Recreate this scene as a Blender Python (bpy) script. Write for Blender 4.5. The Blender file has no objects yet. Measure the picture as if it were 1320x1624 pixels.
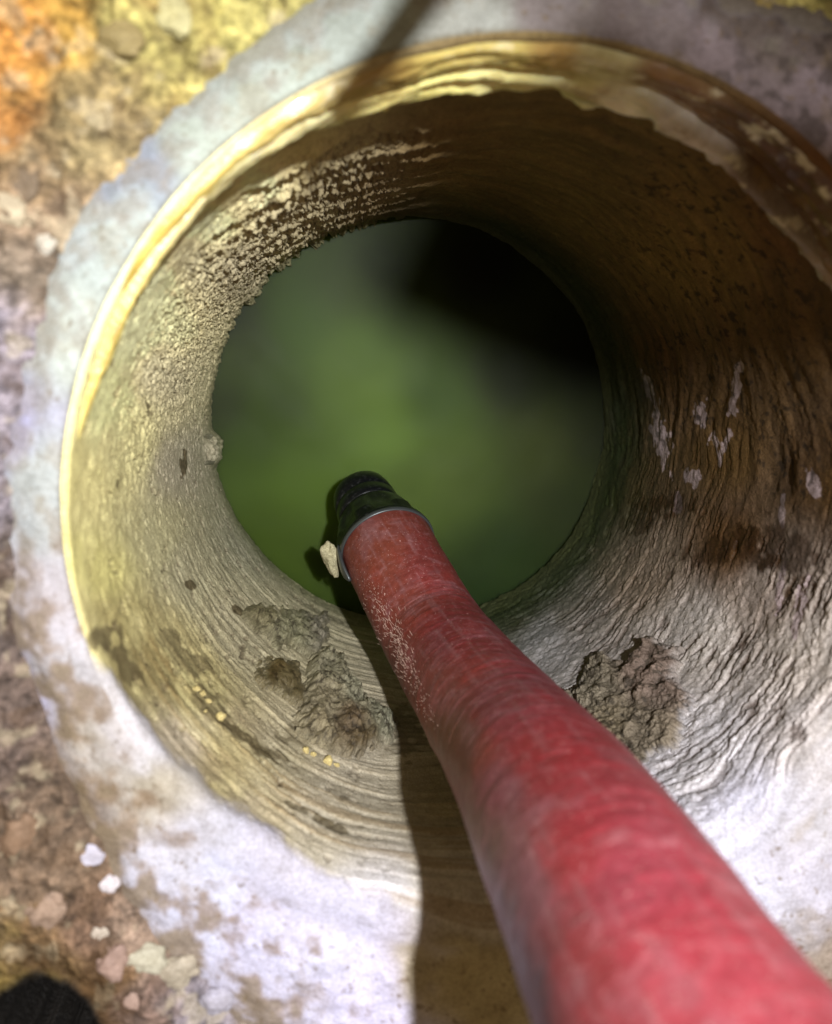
import bpy, math, random
import numpy as np
from mathutils import Matrix, Vector

random.seed(4); rng = np.random.default_rng(4)
S = bpy.context.scene
C = bpy.data.collections.new("place"); S.collection.children.link(C)

# ------------------------------------------------------------------ camera
W, H, F = 1320.0, 1624.0, 1170.0
CAM = np.array([-.046012, .0403466, .15799]); RX, RY = -.2206172, -.1252896
R = 0.1            # radius of the bore
DEP = 0.2053       # depth of the lower end of the bore wall
M3 = Matrix.Rotation(RY, 3, 'Y') @ Matrix.Rotation(RX, 3, 'X')
M = np.array(M3)
cd = bpy.data.cameras.new("camera"); cam = bpy.data.objects.new("camera", cd); C.objects.link(cam)
cam.matrix_world = Matrix.Translation(Vector(CAM)) @ M3.to_4x4()
cd.sensor_fit = 'VERTICAL'; cd.sensor_height = 36; cd.lens = 36 * F / H
cd.clip_start = .005; cd.clip_end = 20
cd.dof.use_dof = True; cd.dof.focus_distance = .29; cd.dof.aperture_fstop = 10.0
S.camera = cam
# ------------------------------------------------------------------ light
w = bpy.data.worlds.new("World"); S.world = w; w.use_nodes = True
bg = w.node_tree.nodes['Background']; bg.inputs[0].default_value = (1.0, .74, .44, 1); bg.inputs[1].default_value = .22
LP = Vector((.006, .086, .265))
ld = bpy.data.lights.new("torch", 'SPOT'); lo = bpy.data.objects.new("torch", ld); C.objects.link(lo)
ld.energy = 8.6; ld.color = (.96, .97, 1.0); ld.shadow_soft_size = .004
ld.spot_size = math.radians(90); ld.spot_blend = .7
lo.location = LP; lo.rotation_euler = (Vector((-.072, -.095, -.04)) - LP).to_track_quat('-Z', 'Y').to_euler()
S.view_settings.view_transform = 'Standard'; S.view_settings.look = 'None'
S.view_settings.exposure = 0; S.view_settings.gamma = 1
S.cycles.max_bounces = 5; S.cycles.diffuse_bounces = 3

# ------------------------------------------------------------------ numpy helpers
def pix_ray(x, y):
    return M @ np.array([(x - W/2)/F, -(y - H/2)/F, -1.0])
def pix_z(x, y, z):
    d = pix_ray(x, y); return CAM + d * ((z - CAM[2]) / d[2])
def pix_bore(x, y, r=R):
    d = pix_ray(x, y); a = d[0]**2 + d[1]**2; b = 2*(CAM[0]*d[0] + CAM[1]*d[1]); c = CAM[0]**2 + CAM[1]**2 - r*r
    t = (-b + math.sqrt(b*b - 4*a*c)) / (2*a); return CAM + d*t
def proj(P):
    q = (P - CAM) @ M
    zz = np.minimum(q[:, 2], -1e-3)
    return W/2 + F*q[:, 0]/-zz, H/2 - F*q[:, 1]/-zz
def hsh(i, j, k, seed):
    n = (i*73856093) ^ (j*19349663) ^ (k*83492791) ^ (seed*2654435)
    n = (n ^ (n >> 13)) & 0x7fffffff
    n = (n * 1274126177) & 0x7fffffff
    n = (n ^ (n >> 16)) & 0x7fffffff
    return (n & 0xffff) / 65535.0
def vn(P, seed=0):
    I = np.floor(P).astype(np.int64); f = P - I; f = f*f*f*(f*(f*6 - 15) + 10)
    x, y, z = f[:, 0], f[:, 1], f[:, 2]; i, j, k = I[:, 0], I[:, 1], I[:, 2]
    h = lambda a, b, c: hsh(i+a, j+b, k+c, seed)
    a = h(0,0,0)*(1-x) + h(1,0,0)*x; b = h(0,1,0)*(1-x) + h(1,1,0)*x
    c = h(0,0,1)*(1-x) + h(1,0,1)*x; d = h(0,1,1)*(1-x) + h(1,1,1)*x
    return (a*(1-y) + b*y)*(1-z) + (c*(1-y) + d*y)*z
def fbm(P, o=4, seed=0, g=.5):
    s = 0; a = 1; t = 0
    for i in range(o):
        s = s + a*vn(P*(2.03**i) + 17.3*i, seed + i*11); t += a; a *= g
    return s/t
def ss(x, a, b):
    t = np.clip((x - a)/(b - a), 0, 1); return t*t*(3 - 2*t)
def lin(c):
    c = np.asarray(c, float)/255.; return np.where(c < .04045, c/12.92, ((c + .055)/1.055)**2.4)
def field(u, v, pts, p=2.0, e=40.0):
    """smooth colour between hand-set points of the surface"""
    num = np.zeros((len(u), 3)); den = np.zeros(len(u))
    for x, y, c in pts:
        k = 1.0/((u - x)**2 + (v - y)**2 + e*e)**p
        num += k[:, None]*lin(c)[None, :]; den += k
    return num/den[:, None]
def blob(u, v, x, y, rx, ry, ang=0, warp=None):
    a = math.radians(ang); dx = u - x; dy = v - y
    X = (dx*math.cos(a) + dy*math.sin(a))/rx; Y = (-dx*math.sin(a) + dy*math.cos(a))/ry
    d = np.sqrt(X*X + Y*Y)
    if warp is not None: d = d + warp
    return 1 - ss(d, .55, 1.15)
def mixc(c, k, m):
    return c*(1 - m[:, None]) + np.asarray(k)[None, :]*m[:, None]

def mesh_obj(name, P, quads, mat, parent=None, col=None, attrs=None, smooth=True):
    me = bpy.data.meshes.new(name); P = np.asarray(P, np.float32); Q = np.asarray(quads, np.int32)
    me.vertices.add(len(P)); me.vertices.foreach_set("co", P.ravel())
    n = Q.shape[1]
    me.loops.add(Q.size); me.loops.foreach_set("vertex_index", Q.ravel())
    me.polygons.add(len(Q)); me.polygons.foreach_set("loop_start", np.arange(0, Q.size, n, dtype=np.int32))
    me.update(calc_edges=True)
    me.polygons.foreach_set("use_smooth", np.full(len(Q), smooth))
    if col is not None:
        a = me.attributes.new("Col", 'FLOAT_COLOR', 'POINT')
        a.data.foreach_set("color", np.c_[col, np.ones(len(P))].astype(np.float32).ravel())
    for k, v in (attrs or {}).items():
        v = np.asarray(v, np.float32)
        if v.ndim == 1:
            a = me.attributes.new(k, 'FLOAT', 'POINT'); a.data.foreach_set("value", v)
        else:
            a = me.attributes.new(k, 'FLOAT_VECTOR', 'POINT'); a.data.foreach_set("vector", v.ravel())
    me.validate(); me.materials.append(mat)
    o = bpy.data.objects.new(name, me); C.objects.link(o)
    if parent: o.parent = parent
    return o
def gridq(nu, nv, wrap=False):
    """quads of a grid stored row by row: nv rows of nu"""
    i = np.arange(nu if wrap else nu - 1); j = np.arange(nv - 1)
    I, J = np.meshgrid(i, j); I2 = (I + 1) % nu
    return np.stack([J*nu + I, J*nu + I2, (J+1)*nu + I2, (J+1)*nu + I], -1).reshape(-1, 4)
def tag(o, label=None, cat=None, group=None, kind=None):
    if label: o['label'] = label
    if cat: o['category'] = cat
    if group: o['group'] = group
    if kind: o['kind'] = kind
    return o
def empty(name, loc=(0, 0, 0)):
    o = bpy.data.objects.new(name, None); o.location = loc; o.empty_display_size = .01; C.objects.link(o); return o
def seat_in(o, root):
    o.parent = root; o.matrix_parent_inverse = Matrix.Translation(-Vector(root.location)); return o

# ------------------------------------------------------------------ materials
def nodes(name):
    m = bpy.data.materials.new(name); m.use_nodes = True; return m, m.node_tree, m.node_tree.nodes['Principled BSDF']
def N(t, ty, **k):
    n = t.nodes.new(ty)
    for a, b in k.items(): setattr(n, a, b)
    return n
def noise(t, scale, detail=4, rough=.55, vec=None, dist=0):
    n = N(t, 'ShaderNodeTexNoise'); n.inputs['Scale'].default_value = scale; n.inputs['Detail'].default_value = detail
    n.inputs['Roughness'].default_value = rough; n.inputs['Distortion'].default_value = dist
    if vec is None:
        vec = N(t, 'ShaderNodeTexCoord').outputs['Object']
    t.links.new(vec, n.inputs['Vector']); return n
def ramp(t, fac, a, b, ca=(0, 0, 0, 1), cb=(1, 1, 1, 1)):
    r = N(t, 'ShaderNodeValToRGB'); r.color_ramp.elements[0].position = a; r.color_ramp.elements[1].position = b
    r.color_ramp.elements[0].color = ca; r.color_ramp.elements[1].color = cb
    t.links.new(fac, r.inputs[0]); return r
def mul(t, a, b, fac=1.0, mode='MULTIPLY'):
    m = N(t, 'ShaderNodeMix', data_type='RGBA', blend_type=mode)
    if isinstance(fac, float): m.inputs[0].default_value = fac
    else: t.links.new(fac, m.inputs[0])
    for s, x in ((m.inputs[6], a), (m.inputs[7], b)):
        if isinstance(x, tuple): s.default_value = x
        else: t.links.new(x, s)
    return m.outputs[2]
def mineral(name, fine=1500, coarse=220, bump=.5, dist=.0006, speck=.5, var=.35, spec=.3):
    m, t, b = nodes(name)
    col = N(t, 'ShaderNodeAttribute', attribute_name='Col').outputs['Color']
    gl = N(t, 'ShaderNodeAttribute', attribute_name='Rough').outputs['Fac']
    n1 = noise(t, coarse, 6, .65); n2 = noise(t, fine, 3, .6)
    lo_ = 1 - var
    r1 = ramp(t, n1.outputs['Fac'], .3, .7, (lo_, lo_*.97, lo_*.92, 1), (1.0+var*.5, 1.0+var*.5, 1.0+var*.5, 1))
    c = mul(t, col, r1.outputs[0])
    r2 = ramp(t, n2.outputs['Fac'], .36, .60, (.62, .60, .56, 1), (1.12, 1.12, 1.12, 1))
    c = mul(t, c, r2.outputs[0], speck)
    v = N(t, 'ShaderNodeTexVoronoi'); v.inputs['Scale'].default_value = fine*.30
    t.links.new(N(t, 'ShaderNodeTexCoord').outputs['Object'], v.inputs['Vector'])
    rv = ramp(t, v.outputs['Distance'], .08, .26, (.45, .42, .38, 1), (1, 1, 1, 1))
    nm = noise(t, coarse*.6, 3); rm = ramp(t, nm.outputs['Fac'], .5, .66, (0, 0, 0, 1), (speck, speck, speck, 1))
    c = mul(t, c, rv.outputs[0], rm.outputs[0])
    t.links.new(c, b.inputs['Base Color']); t.links.new(gl, b.inputs['Roughness'])
    b.inputs['Specular IOR Level'].default_value = spec
    add = N(t, 'ShaderNodeMath', operation='MULTIPLY_ADD'); t.links.new(n1.outputs['Fac'], add.inputs[0]); add.inputs[1].default_value = 1.5
    t.links.new(n2.outputs['Fac'], add.inputs[2])
    bp = N(t, 'ShaderNodeBump'); bp.inputs['Strength'].default_value = bump; bp.inputs['Distance'].default_value = dist
    t.links.new(add.outputs[0], bp.inputs['Height']); t.links.new(bp.outputs[0], b.inputs['Normal'])
    return m
M_BORE = mineral("bore_concrete", 1700, 260, .7, .0006, .65, .22, .35)
M_RIM = mineral("smooth_mortar", 1300, 120, .45, .0006, .5, .16, .3)
M_GROUND = mineral("rough_aggregate", 1100, 160, .8, .0012, .6, .35, .25)
M_CLUMP = mineral("wet_sediment", 2200, 500, .8, .0006, .8, .35, .5)

# ------------------------------------------------------------------ profile of the mouth: flat rim, fillet, vertical bore
def fillet(th):
    """radius of the rounded edge: sharp at the top, soft at the bottom"""
    d = np.degrees(th) % 360
    low = ss(d, 200, 255)*(1 - ss(d, 325, 352))
    return .0012 + .009*low
def profile(th, s, disp=None):
    """s<0 outwards over the rim, s>0 down the bore; returns points and normals"""
    rho = fillet(th); arc = rho*math.pi/2
    a = np.clip(s/rho, 0, math.pi/2)
    r = np.where(s < 0, R + rho*.55 - s, R + rho*.55 - rho*np.sin(a))
    r = np.where(s > arc, R - rho*.45, r)
    z = np.where(s < 0, 0, -(rho - rho*np.cos(a)))
    z = np.where(s > arc, -rho - (s - arc), z)
    # ease back to the true radius deeper down
    r = np.where(s > arc, r + rho*.45*ss(s - arc, 0, .05), r)
    z = z + rho*.35
    # funnel of the rim
    z = z + np.where(s < 0, -s*.10, 0)
    nr = -np.sin(a); nz = np.cos(a)
    P = np.stack([r*np.cos(th), r*np.sin(th), z], 1)
    Nn = np.stack([nr*np.cos(th), nr*np.sin(th), nz], 1)
    if disp is not None: P = P + Nn*disp[:, None]
    return P, Nn

NT = 1500
def theta_grid(ns):
    return np.tile(np.linspace(0, 2*math.pi, NT, endpoint=False), ns)

# common rim/bore relief so the two parts meet without a step
def relief(th, s, u, v, P):
    d = np.degrees(th) % 360
    c, sn = np.cos(th), np.sin(th)
    X = np.stack([c*R, sn*R, s], 1)
    big = fbm(X*45, 3, 5) - .5
    D = big*.0016
    deep = ss(s, .002, .02)
    # masks (by place on the wall)
    ds = (d + 180) % 360 - 180
    lowright = ss(ds, -84, -62)*(1 - ss(ds + (fbm(X*60, 2, 33) - .5)*30, -14, 8))
    topleft = ss(d, 92, 112)*(1 - ss(d, 150, 185))*ss(s, .03, .075)
    left = ss(d, 110, 150)*(1 - ss(d, 235, 260))
    lowleft = ss(d, 185, 215)*(1 - ss(d, 285, 300))
    right = (1 - ss(d, 80, 110))*(d < 120) + (d > 300)*1.0; right = np.clip(right, 0, 1)
    # tangential ridges: noise stretched round the pipe
    wob = (fbm(np.stack([c*2.2, sn*2.2, s*18], 1), 2, 31) - .5)*.6
    q = np.stack([c*3.2 + 5, sn*3.2, s*330 + wob*12 + (fbm(X*70, 2, 34) - .5)*1.6], 1)
    n1 = fbm(q, 4, 41, .55)
    ridge = 1 - np.abs(2*n1 - 1)*2.2; ridge = np.clip(ridge, -1, 1)
    crack = ss(ridge, .62, .93)                      # narrow grooves
    brk = ss(fbm(X*90, 2, 47), .38, .58)
    gran = fbm(X*900, 3, 51) - .5
    gran2 = fbm(X*420, 4, 52, .6) - .5
    lr = lowright*ss(s, -.004, .012); am = .45 + .4*ss(v, 780, 980)
    D -= crack*brk*lr*.0010*am
    D += (n1 - .5)*.0010*lr*am
    D += gran2*.0016*lr*am + gran*.0008*lr*am
    # porous crust high on the left and its layered ridges
    pit = fbm(X*780, 3, 61, .6)
    D += topleft*(gran2*.0022 + gran*.0026 - ss(pit, .52, .66)*.0016)
    q2 = np.stack([c*2.4 + 9, sn*2.4, s*120 + wob*5], 1); lay = fbm(q2, 3, 71)
    layr = ss(d, 84, 100)*(1 - ss(d, 122, 145))*ss(s, .02, .05); topleft = topleft*(.30 + .70*ss(d, 112, 140))
    edge = ss(np.abs(2*lay - 1), .02, .16)
    saw = (s/.017 + wob*2.2 + (fbm(X*130, 3, 73) - .5)*.5 - c*1.2) % 1.0
    saw2 = (s/.0085 + wob*3 + (fbm(X*160, 3, 74) - .5)*.8) % 1.0
    D += layr*(saw*.0062 + saw2*.0014 - .0038)*ss(s, .03, .06)*(1 - ss(s, .17, .2)*.5)
    edge = ss(saw, .04, .22)
    # left: scattered pits
    pl = fbm(X*260, 3, 81, .6); mid = left*deep*(1 - topleft)
    D -= mid*ss(pl, .67, .76)*.0011
    D += mid*(gran*.0004 + gran2*.0008)
    # low left: fine drawn lines
    q3 = np.stack([c*2 + 3, sn*2, s*420 + wob*10], 1); fl = fbm(q3, 3, 91)
    D += lowleft*deep*(fl - .5)*.0018
    # right dark wall: soft streaks
    D += right*(1 - lr)*deep*((fbm(np.stack([c*4, sn*4, s*140 + wob*6], 1), 3, 95) - .5)*.003 + gran2*.0008)
    # smooth mortar of the rim
    rimm = 1 - deep
    D += rimm*((fbm(X*160, 3, 101) - .5)*.0005 + gran*.00012)
    D += lip_mask(u, v, X)*(.0009 - lowleft*0)*(1 - ss(-s, 0, .006))*(1 - ss(u, 900, 1000))
    return D, dict(crack=crack*brk*lr, n1=n1, gran=gran, gran2=gran2, topleft=topleft, pit=pit, pl=pl, mid=mid, layr=layr, edge=edge,
                   fl=fl, lowleft=lowleft, lr=lr, right=right, wob=wob, big=big, X=X, d=d)

BORE_PTS = [(260,440,(228,214,150)),(330,350,(228,214,152)),(400,290,(222,208,150)),(220,540,(222,210,146)),(180,640,(214,202,134)),(110,750,(196,186,112)),(150,900,(188,180,100)),(200,700,(200,192,128)),(260,600,(184,174,134)),(300,750,(168,160,134)),  # pale upper-left points lifted in colour where the torch only grazes
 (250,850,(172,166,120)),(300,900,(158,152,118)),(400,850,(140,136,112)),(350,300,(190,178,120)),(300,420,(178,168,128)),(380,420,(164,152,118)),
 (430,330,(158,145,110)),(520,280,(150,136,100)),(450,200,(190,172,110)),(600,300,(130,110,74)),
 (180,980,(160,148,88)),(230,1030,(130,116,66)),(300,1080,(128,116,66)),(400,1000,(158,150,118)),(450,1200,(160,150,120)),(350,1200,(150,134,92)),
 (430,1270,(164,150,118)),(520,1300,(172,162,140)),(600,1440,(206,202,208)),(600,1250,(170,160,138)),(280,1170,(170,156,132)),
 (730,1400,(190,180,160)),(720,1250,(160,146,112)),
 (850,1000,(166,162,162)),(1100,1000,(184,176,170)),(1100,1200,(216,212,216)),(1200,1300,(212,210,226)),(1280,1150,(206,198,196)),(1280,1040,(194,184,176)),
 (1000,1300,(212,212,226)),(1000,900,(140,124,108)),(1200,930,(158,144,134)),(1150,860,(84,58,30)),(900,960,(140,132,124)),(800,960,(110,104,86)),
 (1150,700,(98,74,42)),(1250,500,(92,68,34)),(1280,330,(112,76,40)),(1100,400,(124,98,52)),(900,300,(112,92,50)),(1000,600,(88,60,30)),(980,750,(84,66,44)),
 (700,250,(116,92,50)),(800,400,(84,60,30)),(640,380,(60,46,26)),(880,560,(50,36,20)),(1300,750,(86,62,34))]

root_pipe = empty("drain_pipe")
tag(root_pipe, "round old drain bore with pale mortar rim and peeling yellow lining, seen from above", "drain pipe")

LIP = np.array([(60,900),(120,1000),(150,1040),(190,1092),(260,1180),(330,1240),(400,1290),(520,1372),(650,1440),(760,1490),(900,1480),(1040,1400),(1180,1300),(1320,1160),(1500,960)], float)
def lip_mask(u, v, X):
    yl = np.interp(u, LIP[:, 0], LIP[:, 1]) + (fbm(X*90, 4, 161, .6) - .5)*60
    return ss(v - yl, -12, 22)*ss(v, 980, 1040)*(1 - .55*ss(u, 1000, 1100))
def paint_bore(u, v, s, m, P):
    col = field(u + m['wob']*70, v + m['wob']*70, BORE_PTS, 2.0, 30)
    X = m['X']; d = m['d']
    # grooves hold brown silt
    col = mixc(col, lin((66, 42, 20)), m['crack']*(.45 + .45*ss(u, 1000, 1250)*(1 - ss(v, 1000, 1300))))
    # brown wet stain on the right that runs down between the ridges
    # pale patches where the stain has peeled
    nz = fbm(X*230, 3, 120) - .5
    for (x, y, rx, ry, a) in ((1050,690,14,62,-12),(1028,615,8,30,-20),(1112,655,14,20,0),(1166,615,9,52,8),(1134,700,9,16,0),(1098,758,18,16,-30),
                              (1150,705,7,34,14),(1291,770,10,34,-8),(1240,800,7,30,0),(1270,960,11,60,14),(975,680,5,30,0),(1076,800,7,20,0),(1235,930,6,40,10)):
        b = blob(u, v, x, y, rx, ry, a, nz*1.6); col = mixc(col, lin((176, 158, 160)), ss(b, .4, .6)*.8)
    for (x, y, rx, ry, a) in ((1024,628,16,36,-20),(1140,870,70,24,-25),(1240,870,60,34,20),(1060,800,50,20,0),(1190,880,40,20,10),(1010,830,30,26,0)):
        b = blob(u, v, x, y, rx, ry, a, nz*2.2); col = mixc(col, lin((52, 32, 14)), b*.75)
    # dark spots on the brown wall
    sp = fbm(np.stack([np.cos(m['d']*math.pi/180)*38, np.sin(m['d']*math.pi/180)*38, s*420], 1), 3, 133, .6)
    col = mixc(col, lin((30, 20, 8)), ss(sp, .60, .70)*m['right']*(1 - m['lr'])*ss(s, .02, .04)*.75*ss(u, 850, 1100))
    # streaks of tone round the wall
    st = m['n1']; k = 1 + (st - .5)*1.2*np.clip(m['lr'] + .8*m['right'], 0, 1); col = col*k[:, None]
    k = 1 + (m['fl'] - .5)*1.0*m['lowleft']; col = col*k[:, None]
    col = mixc(col, lin((120, 92, 40)), m['lowleft']*ss(m['fl'], .52, .66)*(1 - ss(s, .03, .08))*.55)
    # pits
    col = mixc(col, lin((70, 56, 34)), m['mid']*ss(m['pl'], .66, .72)*.7)
    col = mixc(col, lin((60, 48, 28)), m['topleft']*ss(m['pit'], .56, .66)*.8)
    col = mixc(col, lin((70, 52, 26)), m['layr']*(1 - m['edge'])*.8)
    # mottled yellow wash near the mouth on the left
    yw = ss(fbm(X*70, 4, 141), .46, .62)*ss(m['d'], 130, 160)*(1 - ss(m['d'], 215, 240))*(1 - ss(s, .04, .09))
    col = mixc(col, lin((216, 206, 138)), yw*.25)
    # wet dirt pockets low on the left, plus shade painted beside the big heap
    for (x, y, rx, ry, a, k) in ((165,1010,26,36,10,.8),(195,1050,50,20,40,.8),(290,1040,60,22,45,.6),(335,1125,60,22,42,.7),(385,1170,60,10,35,.8),(430,1195,50,8,25,.7),
                                 (300,927,10,6,20,.9),(520,1305,46,9,25,.75),(480,1285,30,8,22,.7),(545,1265,8,6,0,.6),(350,1320,22,12,30,.5),(292,735,6,26,5,.9),(187,768,3,12,0,.8),
                                 (235,650,4,14,-8,.8),(140,600,5,18,-8,.5),(176,565,4,22,-15,.6),(378,968,5,14,-40,.9),(470,1165,34,24,20,.6),(575,1310,12,5,0,.6),(640,1160,30,50,0,.5)):
        b = blob(u, v, x, y, rx, ry, a, nz*1.8); col = mixc(col, lin((78, 66, 36)), ss(b, .25, .75)*k)
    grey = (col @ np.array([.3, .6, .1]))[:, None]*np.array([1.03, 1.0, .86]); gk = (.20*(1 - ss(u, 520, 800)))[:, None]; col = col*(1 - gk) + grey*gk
    mm = lip_mask(u, v, X); mort = field(u + m['wob']*50, v, RIM_PTS, 2.2, 30)*(1 + (fbm(X*300, 3, 162) - .5)*.3)[:, None]
    col = col*(1 - mm[:, None]) + mort*mm[:, None]
    rough = .62 + .3*fbm(X*120, 2, 151) - .34*m['lr'] - .2*m['crack']
    # haze fading the lower right foot to green, painted in; then damp foot
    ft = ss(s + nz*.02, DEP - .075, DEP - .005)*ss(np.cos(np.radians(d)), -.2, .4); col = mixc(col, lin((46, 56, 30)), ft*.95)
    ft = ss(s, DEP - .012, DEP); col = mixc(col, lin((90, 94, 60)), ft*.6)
    col = col*(1 + .56*(1 - ss(u, 400, 760))*(1 - mm) - .22*mm)[:, None]  # light put into the colour: left wall brighter, lip mortar dimmer
    return np.clip(col, .004, .9), np.clip(rough, .25, .95)

EDGE = [(580,-60),(500,-8),(425,50),(305,138),(235,208),(165,278),(122,348),(82,432),(48,525),(22,620),(4,760),(-2,900),(15,1010),(60,1125),(92,1220),(135,1310),(215,1430),(285,1490),(355,1545),(460,1625),(560,1720),(1180,1720),(1290,1560),(1400,1440),(1500,900),(1560,300),(1420,60),(1150,-14),(900,-60)]
_e = sorted((math.atan2(p[1], p[0]) % (2*math.pi), math.hypot(p[0], p[1])) for p in (pix_z(x, y, .001) for x, y in EDGE))
def edge_r(th):
    a = [x - 2*math.pi for x, _ in _e] + [x for x, _ in _e] + [x + 2*math.pi for x, _ in _e]
    return np.interp(th, a, [y for _, y in _e]*3)
RIM_PTS = [(60,750,(186,192,190)),(20,700,(178,176,206)),(100,520,(192,200,192)),(160,380,(180,190,186)),(300,220,(178,187,176)),(440,130,(174,183,172)),(560,50,(164,172,164)),
 (220,260,(150,158,170)),(760,30,(158,160,152)),(900,30,(134,124,122)),(1000,60,(130,118,118)),(1150,100,(140,126,130)),(1280,200,(148,134,140)),(1300,60,(112,100,96)),(1200,30,(110,98,92)),  # upper right points hold the shade there in their colour
 (50,1000,(196,190,196)),(40,1100,(204,200,228)),(90,1080,(196,194,200)),(130,1150,(186,178,168)),(180,1250,(178,170,160)),(250,1230,(190,180,160)),(300,1350,(206,204,216)),
 (400,1450,(214,212,240)),(330,1420,(214,216,240)),(500,1550,(216,214,240)),(600,1600,(218,214,244)),(450,1350,(208,204,220)),(200,1150,(226,222,228)),(260,1190,(224,222,232)),
 (740,1560,(186,170,130)),(1200,1450,(204,202,216)),(1290,1400,(200,196,210)),(1300,1300,(198,194,200)),(1280,1530,(176,160,146)),(1150,1400,(206,206,226)),(30,1200,(160,148,142)),(120,1300,(160,148,140))]

# ---- bore wall
S_END = DEP + .004
ns = 430
sv = np.repeat(np.concatenate([np.linspace(0, .03, 75)[:-1], np.linspace(.03, S_END, ns - 74)]), NT)
th = theta_grid(ns)
P0, N0 = profile(th, sv); u0, v0 = proj(P0)
D, msk = relief(th, sv, u0, v0, P0)
d_ = msk['d']
# ragged broken lower end high on the left, a knob further down
jag = (fbm(np.stack([np.cos(th)*26, np.sin(th)*26, sv*0], 1), 4, 200, .5) - .5)
tl = ss(d_, 85, 105)*(1 - ss(d_, 138, 162)); endk = ss(sv, S_END - .02, S_END)
D = D + endk*tl*(jag*.009 + (fbm(msk['X']*500, 3, 201) - .5)*.0012)
knob = blob(u0, v0, 338, 712, 16, 30, 0); D = D + knob*(.004 + (fbm(msk['X']*420, 3, 205) - .5)*.004)
P0, N0 = profile(th, sv, D)
P0[:, 2] -= endk*tl*jag*.02 + endk*(1 - tl)*.006
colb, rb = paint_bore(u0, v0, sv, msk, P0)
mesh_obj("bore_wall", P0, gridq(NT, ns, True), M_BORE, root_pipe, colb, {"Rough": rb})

# ---- rim
def paint_rim(u, v, s, m):
    X = m['X']; Y = np.stack([u*.01, v*.01, u*0], 1)
    wx = (fbm(Y*1.4, 3, 301) - .5)*90; wy = (fbm(Y*1.4 + 40, 3, 302) - .5)*90
    c = field(u + wx, v + wy, RIM_PTS, 2.2, 30)
    n = fbm(Y*3.0, 4, 305); c = c*(1 + (n - .5)*.35)[:, None]
    c = mixc(c, lin((150, 130, 96)), ss(fbm(Y*2.2 + 9, 5, 311, .6), .58, .74)*.3)
    c = mixc(c, lin((120, 100, 70)), ss(fbm(Y*9, 3, 315, .6), .70, .78)*.6)
    d = m['d']
    topr = ss(-d, -88, -60)*(d < 100)*1.0
    # patchy dark film on the upper right
    c = mixc(c, lin((64, 54, 48)), np.clip(topr, 0, 1)*ss(fbm(Y*4 + 3, 4, 321, .6), .48, .64)*.6)
    # thin dirt line where the rim meets the lining
    li = (1 - ss(np.abs(s), .0, .0012))*ss(d, 85, 100)*(1 - ss(d, 185, 205)); c = mixc(c, lin((96, 84, 50)), li*.6)
    for (x, y, rx, ry, a, k) in ((360,1320,24,9,30,.6),(450,1425,10,5,0,.6),(385,1405,6,4,0,.6),(255,1270,5,5,0,.6),(120,1260,8,14,-30,.6),(530,1405,20,12,0,.35)):
        c = mixc(c, lin((110, 96, 70)), blob(u, v, x, y, rx, ry, a, (n - .5)*1.4)*k)
    er = np.hypot(m['P'][:, 0], m['P'][:, 1]) - edge_r(np.arctan2(m['P'][:, 1], m['P'][:, 0]))
    dirt = ss(er + (n - .5)*.07, -.020, .004); c = mixc(c, lin((140, 118, 94)), dirt*.8*ss(v, 700, 1050))
    c = mixc(c, lin((140, 140, 158)), ss(er + (n - .5)*.02, -.008, -.001)*.3*(1 - ss(v, 500, 800)))  # lavender shading of the rounded outer edge, painted in
    c = mixc(c, lin((138, 126, 98)), ss(er + (n - .5)*.030, -.006, .001)*.4)
    rough = .6 + .25*fbm(Y*2, 2, 331)
    return np.clip(mixc(c*.86, lin((14, 9, 4)), ss(m['hr'], .015, .1)), .002, .9), np.clip(rough, .3, .95)  # hole sides blacked out in the colour for its deep shade
nr_ = 190
sr = np.repeat(-np.concatenate([np.linspace(0, .05, 150)[:-1], np.linspace(.05, .075, nr_ - 149)]), NT)
th = theta_grid(nr_)
P0, N0 = profile(th, sr); u0, v0 = proj(P0)
D, msk = relief(th, sr, u0, v0, P0)
# beyond the rim the plane position drives the relief
XY = np.stack([P0[:, 0], P0[:, 1], P0[:, 0]*0], 1)
far_ = ss(-sr, .0, .012)
D = D*(1 - far_) + far_*((fbm(XY*40 + 5, 3, 341) - .5)*.0045 + (fbm(XY*300, 4, 342) - .5)*.0012)
er0 = np.hypot(P0[:, 0], P0[:, 1]) - edge_r(th)
ddg = np.degrees(th) % 360; sh = 1 - .7*ss(ddg, 205, 232)*(1 - ss(ddg, 330, 355))
D = D - sh*np.clip(1 + er0/.013, 0, 1.6)**2*.0042
P0, N0 = profile(th, sr, D)
msk['P'] = P0
hr = 1 - ss(np.hypot((u0 - 66)/90, (v0 - 1648)/88), .95, 1.2); P0[:, 2] -= hr*.15
msk['hr'] = hr
colr, rr = paint_rim(u0, v0, sr, msk)
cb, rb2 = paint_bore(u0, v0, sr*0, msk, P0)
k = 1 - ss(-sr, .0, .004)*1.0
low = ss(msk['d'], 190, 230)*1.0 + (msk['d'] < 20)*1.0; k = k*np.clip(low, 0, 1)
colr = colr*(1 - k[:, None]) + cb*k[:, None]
mesh_obj("rim", P0, gridq(NT, nr_, True), M_RIM, root_pipe, colr, {"Rough": rr})

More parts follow.
